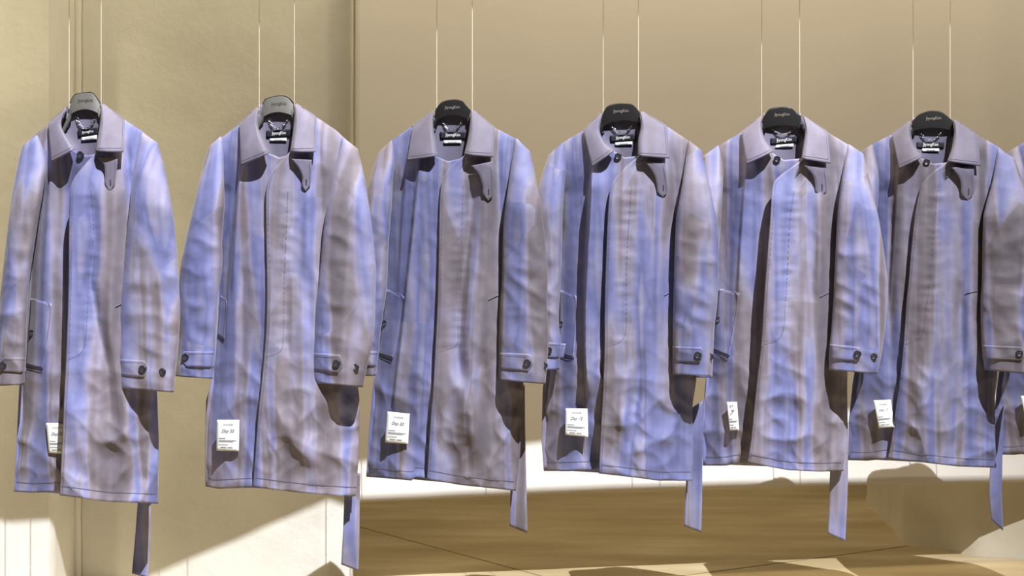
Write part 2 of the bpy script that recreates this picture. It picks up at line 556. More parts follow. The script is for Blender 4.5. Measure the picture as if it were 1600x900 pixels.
def bilinear(q, s, t):
    (ax, ay), (bx, by), (cx, cy), (dx, dy) = q       # TL TR BR BL
    return (ax * (1 - s) * (1 - t) + bx * s * (1 - t) + cx * s * t + dx * (1 - s) * t,
            ay * (1 - s) * (1 - t) + by * s * (1 - t) + cy * s * t + dy * (1 - s) * t)

def chain_mesh(fr, p0, pm, p1, w0, n=15):
    """hanging loop of small steel links"""
    def pt(t):
        # quadratic through p0, pm (t=.5), p1
        c = tuple(2 * m - 0.5 * (a + b) for m, a, b in zip(pm, p0, p1))
        x = (1 - t) ** 2 * p0[0] + 2 * t * (1 - t) * c[0] + t * t * p1[0]
        y = (1 - t) ** 2 * p0[1] + 2 * t * (1 - t) * c[1] + t * t * p1[1]
        return Vector(fr(x, y, w0 + 0.003 * math.sin(math.pi * t)))
    vs, fs = [], []
    for k in range(n):
        a, b = pt(k / n), pt((k + 1) / n)
        d = (b - a); ln = d.length; d.normalize()
        up = Vector((0, -1, 0)); side = d.cross(up).normalized(); up = side.cross(d).normalized()
        if k % 2: side, up = up, -side
        c = (a + b) / 2; ra, rb, rt = ln * 0.72, ln * 0.42, 0.00085
        base = len(vs); U, V = 12, 5
        for i in range(U):
            th = 2 * math.pi * i / U
            cen = c + d * (ra * math.cos(th)) + side * (rb * math.sin(th))
            rad = (d * math.cos(th) + side * math.sin(th)).normalized()
            for j in range(V):
                ph = 2 * math.pi * j / V
                vs.append(tuple(cen + rad * (rt * math.cos(ph)) + up * (rt * math.sin(ph))))
        for i in range(U):
            for j in range(V):
                fs.append((base + i * V + j, base + ((i + 1) % U) * V + j, base + ((i + 1) % U) * V + (j + 1) % V, base + i * V + (j + 1) % V))
    return mesh_from(vs, fs)

def ridged(v):
    return 1.0 - min(1.0, abs(noise.noise(v)) * 2.0) ** 0.75

def make_coat(idx, psi, d, label):
    fr = Frame(idx, psi)
    seed = 17.3 * (idx + 1)
    mb = coat_mat('coat_cloth_%d' % idx, 100 + idx * 7, 'body', d.get('tone', 1.0))
    ms = coat_mat('sleeve_cloth_%d' % idx, 300 + idx * 7, 'sleeve', d.get('tone', 1.0))
    mc = coat_mat('collar_cloth_%d' % idx, 500 + idx * 7, 'collar', d.get('tone', 1.0))
    root = thing('raincoat', (fr.X, fr.D, fr.zref), -fr.psi, label, 'coat', 'raincoats hung in a row')
    S = fr.ppm
    BL, BR, PL = P(d['BL']), P(d['BR']), smooth_poly(P(d['PL']), 60)
    SH = P(d['SH'])                                   # shoulder line, left tip to right tip
    HL, HR = P(d['HL']), P(d['HR'])
    hem_y = max(HL[-1][1], HR[-1][1])
    y_top = min(p[1] for p in SH)
    gap = d.get('gap', 0.02)
    folds = [(sd, k, a, wd, P(pl)) for (sd, k, a, wd, pl) in d.get('folds', [])]

    lt, rt = P(d['LO'])[-1], P(d['RO'])[-1]             # folds falling from the collar points and towards the armholes
    folds.append(('L', 'step', 0.012, 26, [(lt[0] - 2, lt[1] + 4), (lt[0] - 8, lt[1] + 90), (lt[0] - 14, lt[1] + 190)]))
    folds.append(('R', 'valley', 0.011, 7, [(rt[0] + 4, rt[1] - 14), (rt[0] + 8, rt[1] + 40), (rt[0] + 9, rt[1] + 110)]))
    folds.append(('R', 'ridge', 0.009, 9, [(rt[0] - 12, rt[1] + 60), (rt[0] - 14, rt[1] + 160), (rt[0] - 22, rt[1] + 300)]))
    tq = P(d['TAG']); tgx, tgy = sum(p[0] for p in tq) / 4, sum(p[1] for p in tq) / 4
    def base_w(x, y):
        l, r = by_y(BL, y), by_y(BR, y)
        a = 2 * (x - l) / (r - l) - 1
        a = max(-1, min(1, a))
        k = max(0.0, y - by_x(SH, x)) / 70.0
        k = math.sqrt(min(1.0, k)) if k < 1 else 1.0
        tdown = (y - y_top) / (hem_y - y_top)
        T = 0.070 + 0.020 * sstep(tdown)
        return T * (1 - abs(a) ** 2.2) * k, tdown

    def fold_w(side, x, y):
        s = 0.0
        for (sd, kind, amp, wd, pl) in folds:
            if sd != side: continue
            if y < pl[0][1] - 25 or y > pl[-1][1] + 40: continue
            fade = sstep((y - pl[0][1] + 25) / 50) * sstep((pl[-1][1] + 40 - y) / 70)
            e = x - by_y(pl, y)
            if kind == 'step':
                s += amp * fade * (sstep((e + 3) / 5.0) * math.exp(-max(0, e) / wd))
            elif kind == 'valley':
                s -= amp * fade * math.exp(-(e / wd) ** 2)
            else:
                s += amp * fade * math.exp(-(e / wd) ** 2)
        return s

    def drape(x, y, td):
        X, Z = x / S, y / S
        g = sstep((td - 0.12) / 0.5)
        v = 0.021 * g * noise.noise(Vector((X * 9 + seed, Z * 1.3, 0.0)))
        v += 0.0085 * (0.3 + g) * noise.noise(Vector((X * 22 + seed, Z * 2.6, 3.0)))
        g2 = sstep((td - 0.55) / 0.3)
        v += 0.016 * g2 * (ridged(Vector(((X + 0.5 * Z) * 5.5 + seed, (Z - 0.35 * X) * 6.5, 7.0))) - 0.6)
        v += 0.0055 * (0.25 + g2) * (ridged(Vector(((X - 0.4 * Z) * 13 + seed, Z * 12, 9.0))) - 0.6)
        v += 0.0055 * g2 * (ridged(Vector(((X + 0.8 * Z) * 10 + seed * 3, (Z - 0.6 * X) * 9, 15.0))) - 0.6)
        v += 0.0012 * noise.noise(Vector((X * 40 + seed, Z * 34, 2.0)))
        return v

    def wL(x, y):
        b, td = base_w(x, y)
        e = by_y(PL, y) - x                      # distance left of the placket edge
        rec = d.get('recess', 0.008) * math.exp(-max(0, e) / 40.0) * sstep((y - PL[0][1]) / 60)
        m = 1 - 0.88 * math.exp(-((x - tgx) / 30) ** 2 - ((y - tgy) / 42) ** 2)      # the cloth lies flat under the tag
        return b - 0.006 - rec + (drape(x, y, td) + fold_w('L', x, y)) * m

    SPL = P(d['ST']) if 'ST' in d else None

    def wR(x, y):
        b, td = base_w(x, y)
        e = max(0.0, x - by_y(PL, y))
        on = sstep((y - PL[0][1]) / 70)
        lift = gap * (0.25 + 0.75 * on) * math.exp(-e / 75.0)
        w = b + 0.004 + lift + drape(x, y, td) * (0.45 + 0.55 * sstep(e / 40)) + fold_w('R', x, y)
        if SPL and SPL[0][1] < y < SPL[-1][1]:
            q = x - by_y(SPL, y)
            pk = math.exp(-(q / 16.0) ** 2)
            w += 0.0030 * pk * noise.noise(Vector((x / S * 14 + seed, y / S * 60, 4.0)))
        return w

    # --- back
    xneck = (SH[3][0] + SH[5][0]) / 2
    def back_fn(s, t):
        y = by_x(SH, SH[0][0]); x = 0
        yb = (HL[0][1] + (HR[-1][1] - HL[0][1]) * s) - 3
        y = y_top + 5
        for _ in range(4):
            x = by_y(BL, y) + (by_y(BR, y) - by_y(BL, y)) * s
            yt = by_x(SH, x) + 1 + 11 * math.exp(-((x - xneck) / 42) ** 4)
            y = yt + (yb - yt) * t
        b, td = base_w(x, y)
        return x, y, -0.85 * b + 0.008 * noise.noise(Vector((x / S * 8 + seed, y / S * 1.5, 20.0))) * td
    solid(link('back_panel', grid(fr, 44, 60, back_fn, True), mb, root), 0.002)

    # --- left front (under) and right front (over, with the covered placket)
    TL, TR = P(d['TL']), P(d['TR'])
    def left_fn(s, t):
        y = TL[0][1]; x = 0
        for _ in range(6):
            ll = by_y(BL, y); rr = by_y(PL, y) + 16
            x = ll + (rr - ll) * s
            yt = by_x(TL, x)
            yb = by_x(HL, x)
            y = yt + (yb - yt) * t
        return x, y, wL(x, y)
    o = link('front_panel', grid(fr, 64, 150, left_fn), mb, root); solid(o, 0.0022)
    def right_fn(s, t):
        y = TR[0][1]; x = 0
        for _ in range(6):
            ll = by_y(PL, y); rr = by_y(BR, y)
            x = ll + (rr - ll) * s
            yt = by_x(TR, x)
            yb = by_x(HR, x)
            y = yt + (yb - yt) * t
        w = wR(x, y)
        if s < 0.03: w -= 0.004 * (1 - s / 0.03)
        return x, y, w
    fp = link('front_panel', grid(fr, 84, 160, right_fn), mb, root); solid(fp, 0.0026)
    # hem stitching and placket stitching
    off = 15 * S / 590
    hl = [(x, y - off) for x, y in HL]; hl[-1] = (hl[-1][0] - 4, hl[-1][1]); hl[0] = (hl[0][0] + 3, hl[0][1])
    hr = [(x, y - off) for x, y in HR]; hr[0] = (hr[0][0] + 3, hr[0][1]); hr[-1] = (hr[-1][0] - 3, hr[-1][1])
    link('hem_stitching', ribbon(fr, hl, wL, 0.9, 0.0012, 60), M_stitch, root)
    link('hem_stitching', ribbon(fr, hr, wR, 0.9, 0.0012, 80), M_stitch, root)
    if SPL:
        link('placket_stitching', ribbon(fr, SPL, wR, 0.8, 0.0014, 110, True), M_stitch, root)
        link('edge_stitching', ribbon(fr, [(x + 4.5, y) for x, y in PL[10:]], wR, 0.6, 0.0014, 200, True), M_stitch, root)

    # --- neck facing inside, seen between the collar leaves
    LI, RI = smooth_poly(P(d['LI']), 20), smooth_poly(P(d['RI']), 20)
    LO, RO = P(d['LO']), P(d['RO'])
    def facing_fn(s, t):
        y = LI[0][1] - 2 + t * (LI[-1][1] + 26 - LI[0][1])
        m = min(1.0, max(0.0, t - 0.12) * 4) 
        l, r = by_y(LI, y) + 2 - 8 * m, by_y(RI, y) - 2 + 9 * m
        x = l + (r - l) * s
        b = 2 * s - 1
        return x, y, -0.011 + 0.018 * abs(b) ** 3 * (0.4 + 0.6 * t)
    fac_w = lambda x, y: -0.011 + 0.018 * abs(max(-1, min(1, 2 * (x - by_y(LI, y) + 6) / (by_y(RI, y) - by_y(LI, y) + 13) - 1))) ** 3 * (0.4 + 0.6 * max(0, min(1, (y - LI[0][1] + 2) / (LI[-1][1] + 26 - LI[0][1]))))
    solid(link('neck_facing', grid(fr, 24, 20, facing_fn), mc, root), 0.002)

    # --- collar: left leaf, right leaf, band behind the neck
    def leaf_fn(I, O, side):
        bw = wL if side < 0 else wR
        Os = O
        def w_at(s, t, x, y):
            b, td = base_w(x, y)
            k = sstep(min(1, max(0.0, (y - I[0][1]) / 70)))
            w = b + 0.009 + (0.008 + 0.013 * t * t) * (0.35 + 0.65 * k) + 0.005 * math.sin(math.pi * min(1, s))
            w += (gap if side > 0 else 0.0) * 0.35 * t
            if s < 0.16: w -= 0.016 * (1 - s / 0.16) ** 2
            w += 0.0022 * noise.noise(Vector((x / S * 18 + seed, y / S * 12, 31.0)))
            return w
        def fn(s, t):
            t = 0.05 + 0.95 * t
            a, b = along(I, t), along(Os, t)
            x, y = a[0] + (b[0] - a[0]) * s, a[1] + (b[1] - a[1]) * s
            return x, y, w_at(s, t, x, y)
        return fn
    lf, rf = leaf_fn(LI, LO, -1), leaf_fn(RI, RO, 1)
    cl = link('collar', grid(fr, 26, 34, lf, True), mc, root); solid(cl, 0.0035)
    cr = link('collar', grid(fr, 26, 34, rf), mc, root); solid(cr, 0.0035)
    def leaf_edge(fn, flip):
        # stitching 3 px inside the outer and lower edge
        pts = [fn(0.93, 0.10 + 0.84 * k / 30) for k in range(31)] + [fn(0.93 - 0.88 * k / 24, 0.94) for k in range(1, 25)]
        vs, fs = [], []
        for i, (x, y, w) in enumerate(pts):
            a, b = pts[max(0, i - 1)], pts[min(len(pts) - 1, i + 1)]
            dx, dy = b[0] - a[0], b[1] - a[1]; l = math.hypot(dx, dy) or 1
            nx, ny = -dy / l * 0.35, dx / l * 0.35
            vs += [fr(x + nx, y + ny, w + 0.0012), fr(x - nx, y - ny, w + 0.0012)]
        for i in range(len(pts) - 1): fs.append((2 * i, 2 * i + 1, 2 * i + 3, 2 * i + 2))
        return mesh_from(vs, fs)
    link('collar_stitching', leaf_edge(lf, False), M_stitch, cl)
    link('collar_stitching', leaf_edge(rf, False), M_stitch, cr)
    def band_fn(s, t):
        th = math.pi * s
        xa, ya, wa = lf(0.0, 0.02); xb, yb, wb = rf(0.0, 0.02)
        xm, hw = (xa + xb) / 2, (xb - xa) / 2 - 1
        return xm - hw * math.cos(th), (ya + (yb - ya) * s) + 9 + 22 * t, 0.002 - 0.024 * math.sin(th)
    solid(link('collar_band', grid(fr, 20, 6, band_fn), mc, root), 0.003)

    # --- sleeves
    sleeves = {}
    for side, I, O in ((-1, P(d['SLI']), P(d['SLO'])), (1, P(d['SRI']), P(d['SRO']))):
        I = smooth_poly(I, 40); O = smooth_poly(O, 40)
        yi0, yi1, yo0, yo1 = I[0][1], I[-1][1], O[0][1], O[-1][1]
        def ring(t, I=I, O=O):
            ya, yb = I[0][1] + (I[-1][1] - I[0][1]) * t, O[0][1] + (O[-1][1] - O[0][1]) * t
            return (by_y(I, ya), ya), (by_y(O, yb), yb)
        def depth(t):
            w0 = 0.012 + 0.052 * sstep(t / 0.30) + d.get('sw', 0.0) * sstep(t / 0.5)
            hd = 0.010 + 0.040 * math.sqrt(min(1, t / 0.16))
            return w0, hd
        def surf(t, th, ring=ring, side=side):
            a, b = ring(t)
            cx, cy = (a[0] + b[0]) / 2, (a[1] + b[1]) / 2
            hx, hy = (b[0] - a[0]) / 2, (b[1] - a[1]) / 2
            w0, hd = depth(t)
            c, s_ = math.cos(th), math.sin(th)
            cc = math.copysign(abs(c) ** 0.85, c)
            x, y = cx + hx * cc, cy + hy * cc
            front = math.copysign(abs(s_) ** 0.7, s_)
            w = w0 + hd * front
            if s_ > 0:
                X, Z = x / S, y / S
                g = sstep((t - 0.1) / 0.5)
                v = 0.0085 * g * (ridged(Vector(((X + 0.4 * Z) * 8 + seed * 2 + side * 9, (Z - 0.3 * X) * 7, 40.0))) - 0.6)
                v += 0.0060 * g * (ridged(Vector(((X - 0.7 * Z) * 13 + seed + side * 9, Z * 12, 43.0))) - 0.6)
                v += 0.0030 * g * noise.noise(Vector((X * 26 + seed, Z * 30, 45.0)))
                v += 0.0050 * noise.noise(Vector((X * 16 + seed, Z * 2.0, 47.0)))
                w += v * s_
            return x, y, w
        nr, na = 120, 44
        vs, fs = [], []
        for j in range(nr + 1):
            for i in range(na):
                th = 2 * math.pi * i / na
                vs.append(fr(*surf(j / nr, th)))
        for j in range(nr):
            for i in range(na):
                a, b = j * na + i, j * na + (i + 1) % na
                q = (a, b, b + na, a + na)
                fs.append(q if side < 0 else q[::-1])
        fs.append(tuple(range(na)) if side > 0 else tuple(range(na - 1, -1, -1)))
        so = link('sleeve', mesh_from(vs, fs), ms, root); solid(so, 0.002)
        edge_split(so, 70)
        def w_front(x, y, ring=ring, surf=surf):
            # front surface of the sleeve at a pixel
            t = 0.5
            for _ in range(6):
                a, b = ring(t)
                f = (x - a[0]) / ((b[0] - a[0]) or 1)
                yy = a[1] + (b[1] - a[1]) * f
                a2, b2_ = ring(min(1, t + 0.01))
                dy = ((a2[1] - a[1]) * (1 - f) + (b2_[1] - b[1]) * f) / 0.01
                t = max(0, min(1, t + (y - yy) / max(1, dy)))
            a, b = ring(t)
            cc = max(-0.985, min(0.985, (x - (a[0] + b[0]) / 2) / ((b[0] - a[0]) / 2)))
            c = math.copysign(abs(cc) ** (1 / 0.85), cc)
            return surf(t, math.acos(c))[2]
        sleeves[side] = (so, w_front, ring)
        # cuff hem seam and armhole seam
        a1, b1 = ring(0.968)
        path = [(a1[0] + (b1[0] - a1[0]) * k / 10, a1[1] + (b1[1] - a1[1]) * k / 10) for k in range(11)]
        link('cuff_stitching', ribbon(fr, path[0:], w_front, 0.8, 0.0012, 40), M_stitch, so)
        if 'SEAM' in d and side < 0:
            link('sleeve_seam', ribbon(fr, P(d['SEAM']), w_front, 0.9, 0.0012, 40), M_stitch, so)

    # --- cuff straps with buttons
    def strap(poly, side, bx, by, spare=None):
        so, wf, ring = sleeves[side]
        TLp, TRp, TIP, BRp, BLp = P(poly)
        def fn(s, t):
            def lerp(a, b, k): return (a[0] + (b[0] - a[0]) * k, a[1] + (b[1] - a[1]) * k)
            ta, ba = lerp(TLp, TRp, min(1, s / 0.85)), lerp(BLp, BRp, min(1, s / 0.85))
            if s > 0.85:
                k = (s - 0.85) / 0.15
                ta, ba = lerp(TRp, TIP, k), lerp(BRp, TIP, k)
            p = lerp(ta, ba, t)
            return p[0], p[1], wf(p[0], p[1]) + 0.005
        flip = TRp[0] < TLp[0]
        st = link('cuff_strap', grid(fr, 26, 8, fn, flip), ms, root); solid(st, 0.004)
        put_button(fr, st, bx, by, wf(bx, by) + 0.0065)
        # stitching round the strap
        pts = [bilinear((TLp, TRp, BRp, BLp), s, 0.12) for s in [k / 12 * 0.97 for k in range(13)]]
        pts += [((TRp[0] * 0.2 + TIP[0] * 0.8), (TRp[1] * 0.2 + TIP[1] * 0.8) + 1)]
        pts += [bilinear((TLp, TRp, BRp, BLp), s, 0.88) for s in [0.97 - k / 12 * 0.97 for k in range(13)]]
        link('strap_stitching', ribbon(fr, pts, wf, 0.6, 0.0068, 60), M_stitch, st)
        if spare:
            b = put_button(fr, root, spare[0], spare[1], wf(*spare) + 0.002, 0.9)
    strap(d['CR'], 1, *d['CRB'], spare=d.get('CRS'))
    if 'CL' in d: strap(d['CL'], -1, *d['CLB'])

    # --- pockets
    if 'PK' in d:
        q = P(d['PK'])
        def pk_fn(s, t):
            x, y = bilinear(q, s, t)
            return x, y, wL(x, y) + 0.0035
        po = link('pocket_welt', grid(fr, 12, 24, pk_fn), mb, root); solid(po, 0.004)
        link('pocket_stitching', ribbon(fr, [bilinear(q, 0.06, 0.03), bilinear(q, 0.93, 0.05), bilinear(q, 0.93, 0.96)], wL, 0.7, 0.0052, 60), M_stitch, po)
        if 'PKB' in d: put_button(fr, po, *d['PKB'], wL(*d['PKB']) + 0.0045, 0.85)
        link('pocket_slit', ribbon(fr, [q[3], q[2]], wL, 1.6, 0.0052, 12), M_slit, po)
    if 'PR' in d:
        link('pocket_edge', ribbon(fr, P(d['PR']), wR, 1.4, 0.0030, 12), mb, root)
        link('pocket_slit', ribbon(fr, [(x, y + 1.3) for x, y in P(d['PR'])], wR, 0.8, 0.0014, 12), M_slit, root)

    # --- throat tab
    tl, tr = smooth_poly(P(d['TBL']), 18), smooth_poly(P(d['TBR']), 18)
    def tab_w(x, y):
        k = sstep((y - tl[0][1]) / (tl[-1][1] - tl[0][1]))
        b, td = base_w(x, y)
        return b + 0.012 + gap * 0.25 + 0.010 * (1 - k) + 0.004 * k
    def tab_fn(s, t):
        a, b = along(tl, t), along(tr, t)
        x, y = a[0] + (b[0] - a[0]) * s, a[1] + (b[1] - a[1]) * s
        return x, y, tab_w(x, y)
    tb = link('throat_tab', grid(fr, 10, 24, tab_fn), mc, root); solid(tb, 0.004)
    bx, by = tl[-1][0] + 0.5, tl[-1][1] - 13
    link('buttonhole', ribbon(fr, [(bx, by - 5), (bx, by + 4)], tab_w, 1.8, 0.0012, 6), M_slit, tb)
    pts = [tab_fn(0.14, 0.12 + 0.80 * k / 16)[:2] for k in range(17)] + [tab_fn(0.86, 0.92 - 0.80 * k / 16)[:2] for k in range(17)]
    link('tab_stitching', ribbon(fr, pts, tab_w, 0.6, 0.0012, 60), M_stitch, tb)
    if 'NB' in d: put_button(fr, root, *d['NB'], wL(*d['NB']) + 0.003, 0.95)

    # --- neck label, size label, chain
    q = P(d['LB'])
    def lab_fn(s, t):
        x, y = bilinear(q, s, t)
        return x, y, fac_w(x, y) + 0.004
    lab = link('neck_label', grid(fr, 12, 4, lab_fn), M_label, root); lab['label'] = 'black woven neck label with white lettering'
    solid(lab, 0.0015)
    lc = bilinear(q, 0.5, 0.48); lw = q[1][0] - q[0][0]
    ang = math.atan2(q[1][1] - q[0][1], q[1][0] - q[0][0])
    put_text(fr, lab, 'label_lettering', 'JiyongKim', lc[0], lc[1], lw * 0.56, fac_w, 0.0052, M_white, ang, 0.0, 1.15)
    q2 = P(d['LW'])
    def lab2_fn(s, t):
        x, y = bilinear(q2, s, t)
        return x, y, fac_w(x, y) + 0.0045
    l2 = link('size_label', grid(fr, 8, 3, lab2_fn), M_paper, root); l2['label'] = 'small white size label'
    solid(l2, 0.001)
    m0, m1 = bilinear(q2, 0.25, 0.45), bilinear(q2, 0.75, 0.45)
    link('label_print', bars(fr, [(m0[0], m0[1], m1[0], m1[1], 0.8)], fac_w, 0.0056), M_inklight, l2)
    c0, cm, c1 = P(d['CH'])
    ch = link('chain_loop', chain_mesh(fr, c0, cm, c1, -0.006), M_chain, root); ch['label'] = 'silver chain hanging loop'

    # --- paper tag on the under front
    q3 = P(d['TAG'])
    yt0, yt1 = min(q3[0][1], q3[1][1]), max(q3[2][1], q3[3][1])
    tlift = 0.35 * d.get('tlift', 0.016)
    tx0, tx1 = q3[0][0], q3[1][0]
    need = -1.0
    for i_ in range(7):
        for j_ in range(9):
            x_, y_ = bilinear(q3, i_ / 6, j_ / 8)
            if x_ > by_y(PL, y_) - 2: continue
            need = max(need, wL(x_, y_) - tlift * j_ / 8)
    def tag_w(x, y):
        k = (y - yt0) / (yt1 - yt0)
        e = (x - tx0) / (tx1 - tx0)
        cur = d.get('tcurl', 0.006)
        return need + 0.002 + tlift * k + cur * (0.5 - e) * k * k * -2
    def tag_fn(s, t):
        x, y = bilinear(q3, s, t)
        return x, y, tag_w(x, y)
    tg = link('paper_tag', grid(fr, 8, 12, tag_fn), M_paper, root); solid(tg, 0.0008)
    tg['label'] = 'white printed paper tag with a handwritten day number'
    def on(s, t): return bilinear(q3, s, t)
    wpx = math.dist(q3[0], q3[1]); ta = math.atan2(q3[1][1] - q3[0][1], q3[1][0] - q3[0][0])
    if wpx > 20:
        p = on(0.5, 0.16); put_text(fr, tg, 'tag_print', 'JIYONGKIM', p[0], p[1], wpx * 0.42, tag_w, 0.0012, M_ink, ta)
        p = on(0.5, 0.37); put_text(fr, tg, 'tag_handwriting', d['DAY'], p[0], p[1], wpx * 0.56, tag_w, 0.0012, M_ink, ta, 0.35)
    else:
        p = on(0.42, 0.16); put_text(fr, tg, 'tag_print', 'JIY', p[0], p[1], wpx * 0.4, tag_w, 0.0012, M_ink, ta)
        p = on(0.45, 0.37); put_text(fr, tg, 'tag_handwriting', d['DAY'], p[0], p[1], wpx * 0.45, tag_w, 0.0012, M_ink, ta, 0.35)
    ln = []
    for (s0, s1, t, h) in ((0.1, 0.4, 0.585, 0.9), (0.1, 0.88, 0.655, 1.0), (0.1, 0.75, 0.69, 0.9), (0.1, 0.5, 0.79, 0.8), (0.18, 0.45, 0.87, 1.4), (0.5, 0.72, 0.87, 1.4)):
        a, b = on(s0, t), on(s1, t)
        ln.append((a[0], a[1], b[0], b[1], h))
    link('tag_print', bars(fr, ln, tag_w, 0.0011), M_inklight, tg)

    # --- loose belt end hanging at the back
    if 'BTL' in d:
        bl, br = P(d['BTL']), P(d['BTR'])
        bw = d.get('bw', 0.0)
        def belt_fn(s, t):
            a, b = along(bl, t), along(br, t)
            x, y = a[0] + (b[0] - a[0]) * s, a[1] + (b[1] - a[1]) * s
            return x, y, bw + 0.006 * math.sin(t * 7 + seed) + 0.003 * math.sin(s * 3 + t * 4)
        belt_w = lambda x, y: bw + 0.008
        be = link('belt', grid(fr, 8, 40, belt_fn), mb, root); solid(be, 0.004)
    return root, fr

def copy_tree(o, parent=None):
    c = o.copy(); col.objects.link(c); c.parent = parent
    for ch in list(o.children): copy_tree(ch, c)
    return c

# ------------------------------------------------------------------ hangers
def make_hanger(fr, d, painted_glare, label):
    root = thing('coat_hanger', (fr.X, fr.D, fr.zref), -fr.psi, label, 'hanger', 'hangers on wires')
    mat = M_black_glare if painted_glare else M_black
    tp, bt = smooth_poly(P(d['HT']), 40), smooth_poly(P(d['HB']), 40)   # upper and lower outline, left to right
    wf, wb = 0.002, -0.009
    n = 30
    up = [along(tp, k / n) for k in range(n + 1)]
    lo = [along(bt, k / n) for k in range(n + 1)]
    rows = []
    # cross-section loop: rounded slab through each station
    vs, fs = [], []
    prof = [(0.0, 0.55), (0.04, 0.95), (0.12, 1.0), (0.5, 1.0), (0.88, 1.0), (0.96, 0.95), (1.0, 0.55)]
    m = len(prof)
    for k in range(n + 1):
        e = abs(2 * k / n - 1)
        bulge = 0.004 * (1 - e * e)
        for (t, g) in prof:
            x, y = lo[k][0] + (up[k][0] - lo[k][0]) * (1 - t), lo[k][1] + (up[k][1] - lo[k][1]) * (1 - t)
            vs.append(fr(x, y, (wf + bulge) * g - (0.012 * (1 - t) if painted_glare else 0)))
        for (t, g) in prof[::-1]:
            x, y = lo[k][0] + (up[k][0] - lo[k][0]) * (1 - t), lo[k][1] + (up[k][1] - lo[k][1]) * (1 - t)
            vs.append(fr(x, y, wb * g))
    R = 2 * m
    for k in range(n):
        for j in range(R):
            a, b = k * R + j, k * R + (j + 1) % R
            fs.append((a, b, b + R, a + R))
    fs.append(tuple(range(R))); fs.append(tuple(range(n * R + R - 1, n * R - 1, -1)))
    ho = link('hanger_body', mesh_from(vs, fs), mat, root); edge_split(ho, 40)
    # arms running out inside the shoulders
    SH = P(d['SH'])
    for sgn, (x0, y0), tip in ((-1, ((lo[0][0] + up[0][0]) / 2 + 4, (lo[0][1] + up[0][1]) / 2), SH[0]), (1, ((lo[-1][0] + up[-1][0]) / 2 - 4, (lo[-1][1] + up[-1][1]) / 2), SH[-1])):
        vs, fs = [], []
        K, A = 16, 10
        tx, ty = tip[0] - sgn * 26, tip[1] + 34
        for k in range(K + 1):
            t = k / K
            cx, cy = x0 + (tx - x0) * t, y0 + 6 + (ty - y0 - 6) * (t ** 1.15) + 10 * math.sin(math.pi * t) 
            rh = 8.5 - 2.0 * t; rw = 0.010 + 0.004 * t
            if k == K: rh *= 0.4; rw *= 0.4
            for i in range(A):
                th = 2 * math.pi * i / A
                vs.append(fr(cx, cy + rh * math.sin(th), rw * math.cos(th) - 0.004))
        for k in range(K):
            for i in range(A):
                a, b = k * A + i, k * A + (i + 1) % A
                fs.append((a, b, b + A, a + A))
        fs.append(tuple(range(A))); fs.append(tuple(range(K * A + A - 1, K * A - 1, -1)))
        link('hanger_arm', mesh_from(vs, fs), mat, root)
    xc = (lo[0][0] + lo[-1][0]) / 2; yt = by_x(tp, xc)
    tlt = (up[-1][1] - up[0][1]) / (up[-1][0] - up[0][0])
    txt_w = (lambda x, y: 0.0215 - (0.010 if painted_glare else 0))
    txt_w = (lambda x, y: 0.0066 - ((0.012 * (1 - (y - yt) / 28.0)) if painted_glare else 0))
    put_text(fr, root, 'hanger_lettering', 'JiyongKim', xc + 1, yt + 13, 24, txt_w, 0.0006, M_foil_unlit if painted_glare else M_foil, math.radians(-2), 0.0, 1.1)
    # the two wires up to the slab
    for i, (px, py) in enumerate(P(d['W'])):
        p = Vector(fr(px, py, 0.0))
        vs, fs = [], []
        H = SLAB_Z - fr.zref - p.z
        for z in (0.0, H):
            for k in range(8):
                t = 2 * math.pi * k / 8
                vs.append((p.x + 0.0013 * math.cos(t), p.y + 0.0013 * math.sin(t), p.z - 0.012 * (z == 0) + z))
        for k in range(8):
            fs.append((k, (k + 1) % 8, 8 + (k + 1) % 8, 8 + k))
        wo = link('wire', mesh_from(vs, fs), M_wire, root)
    return root

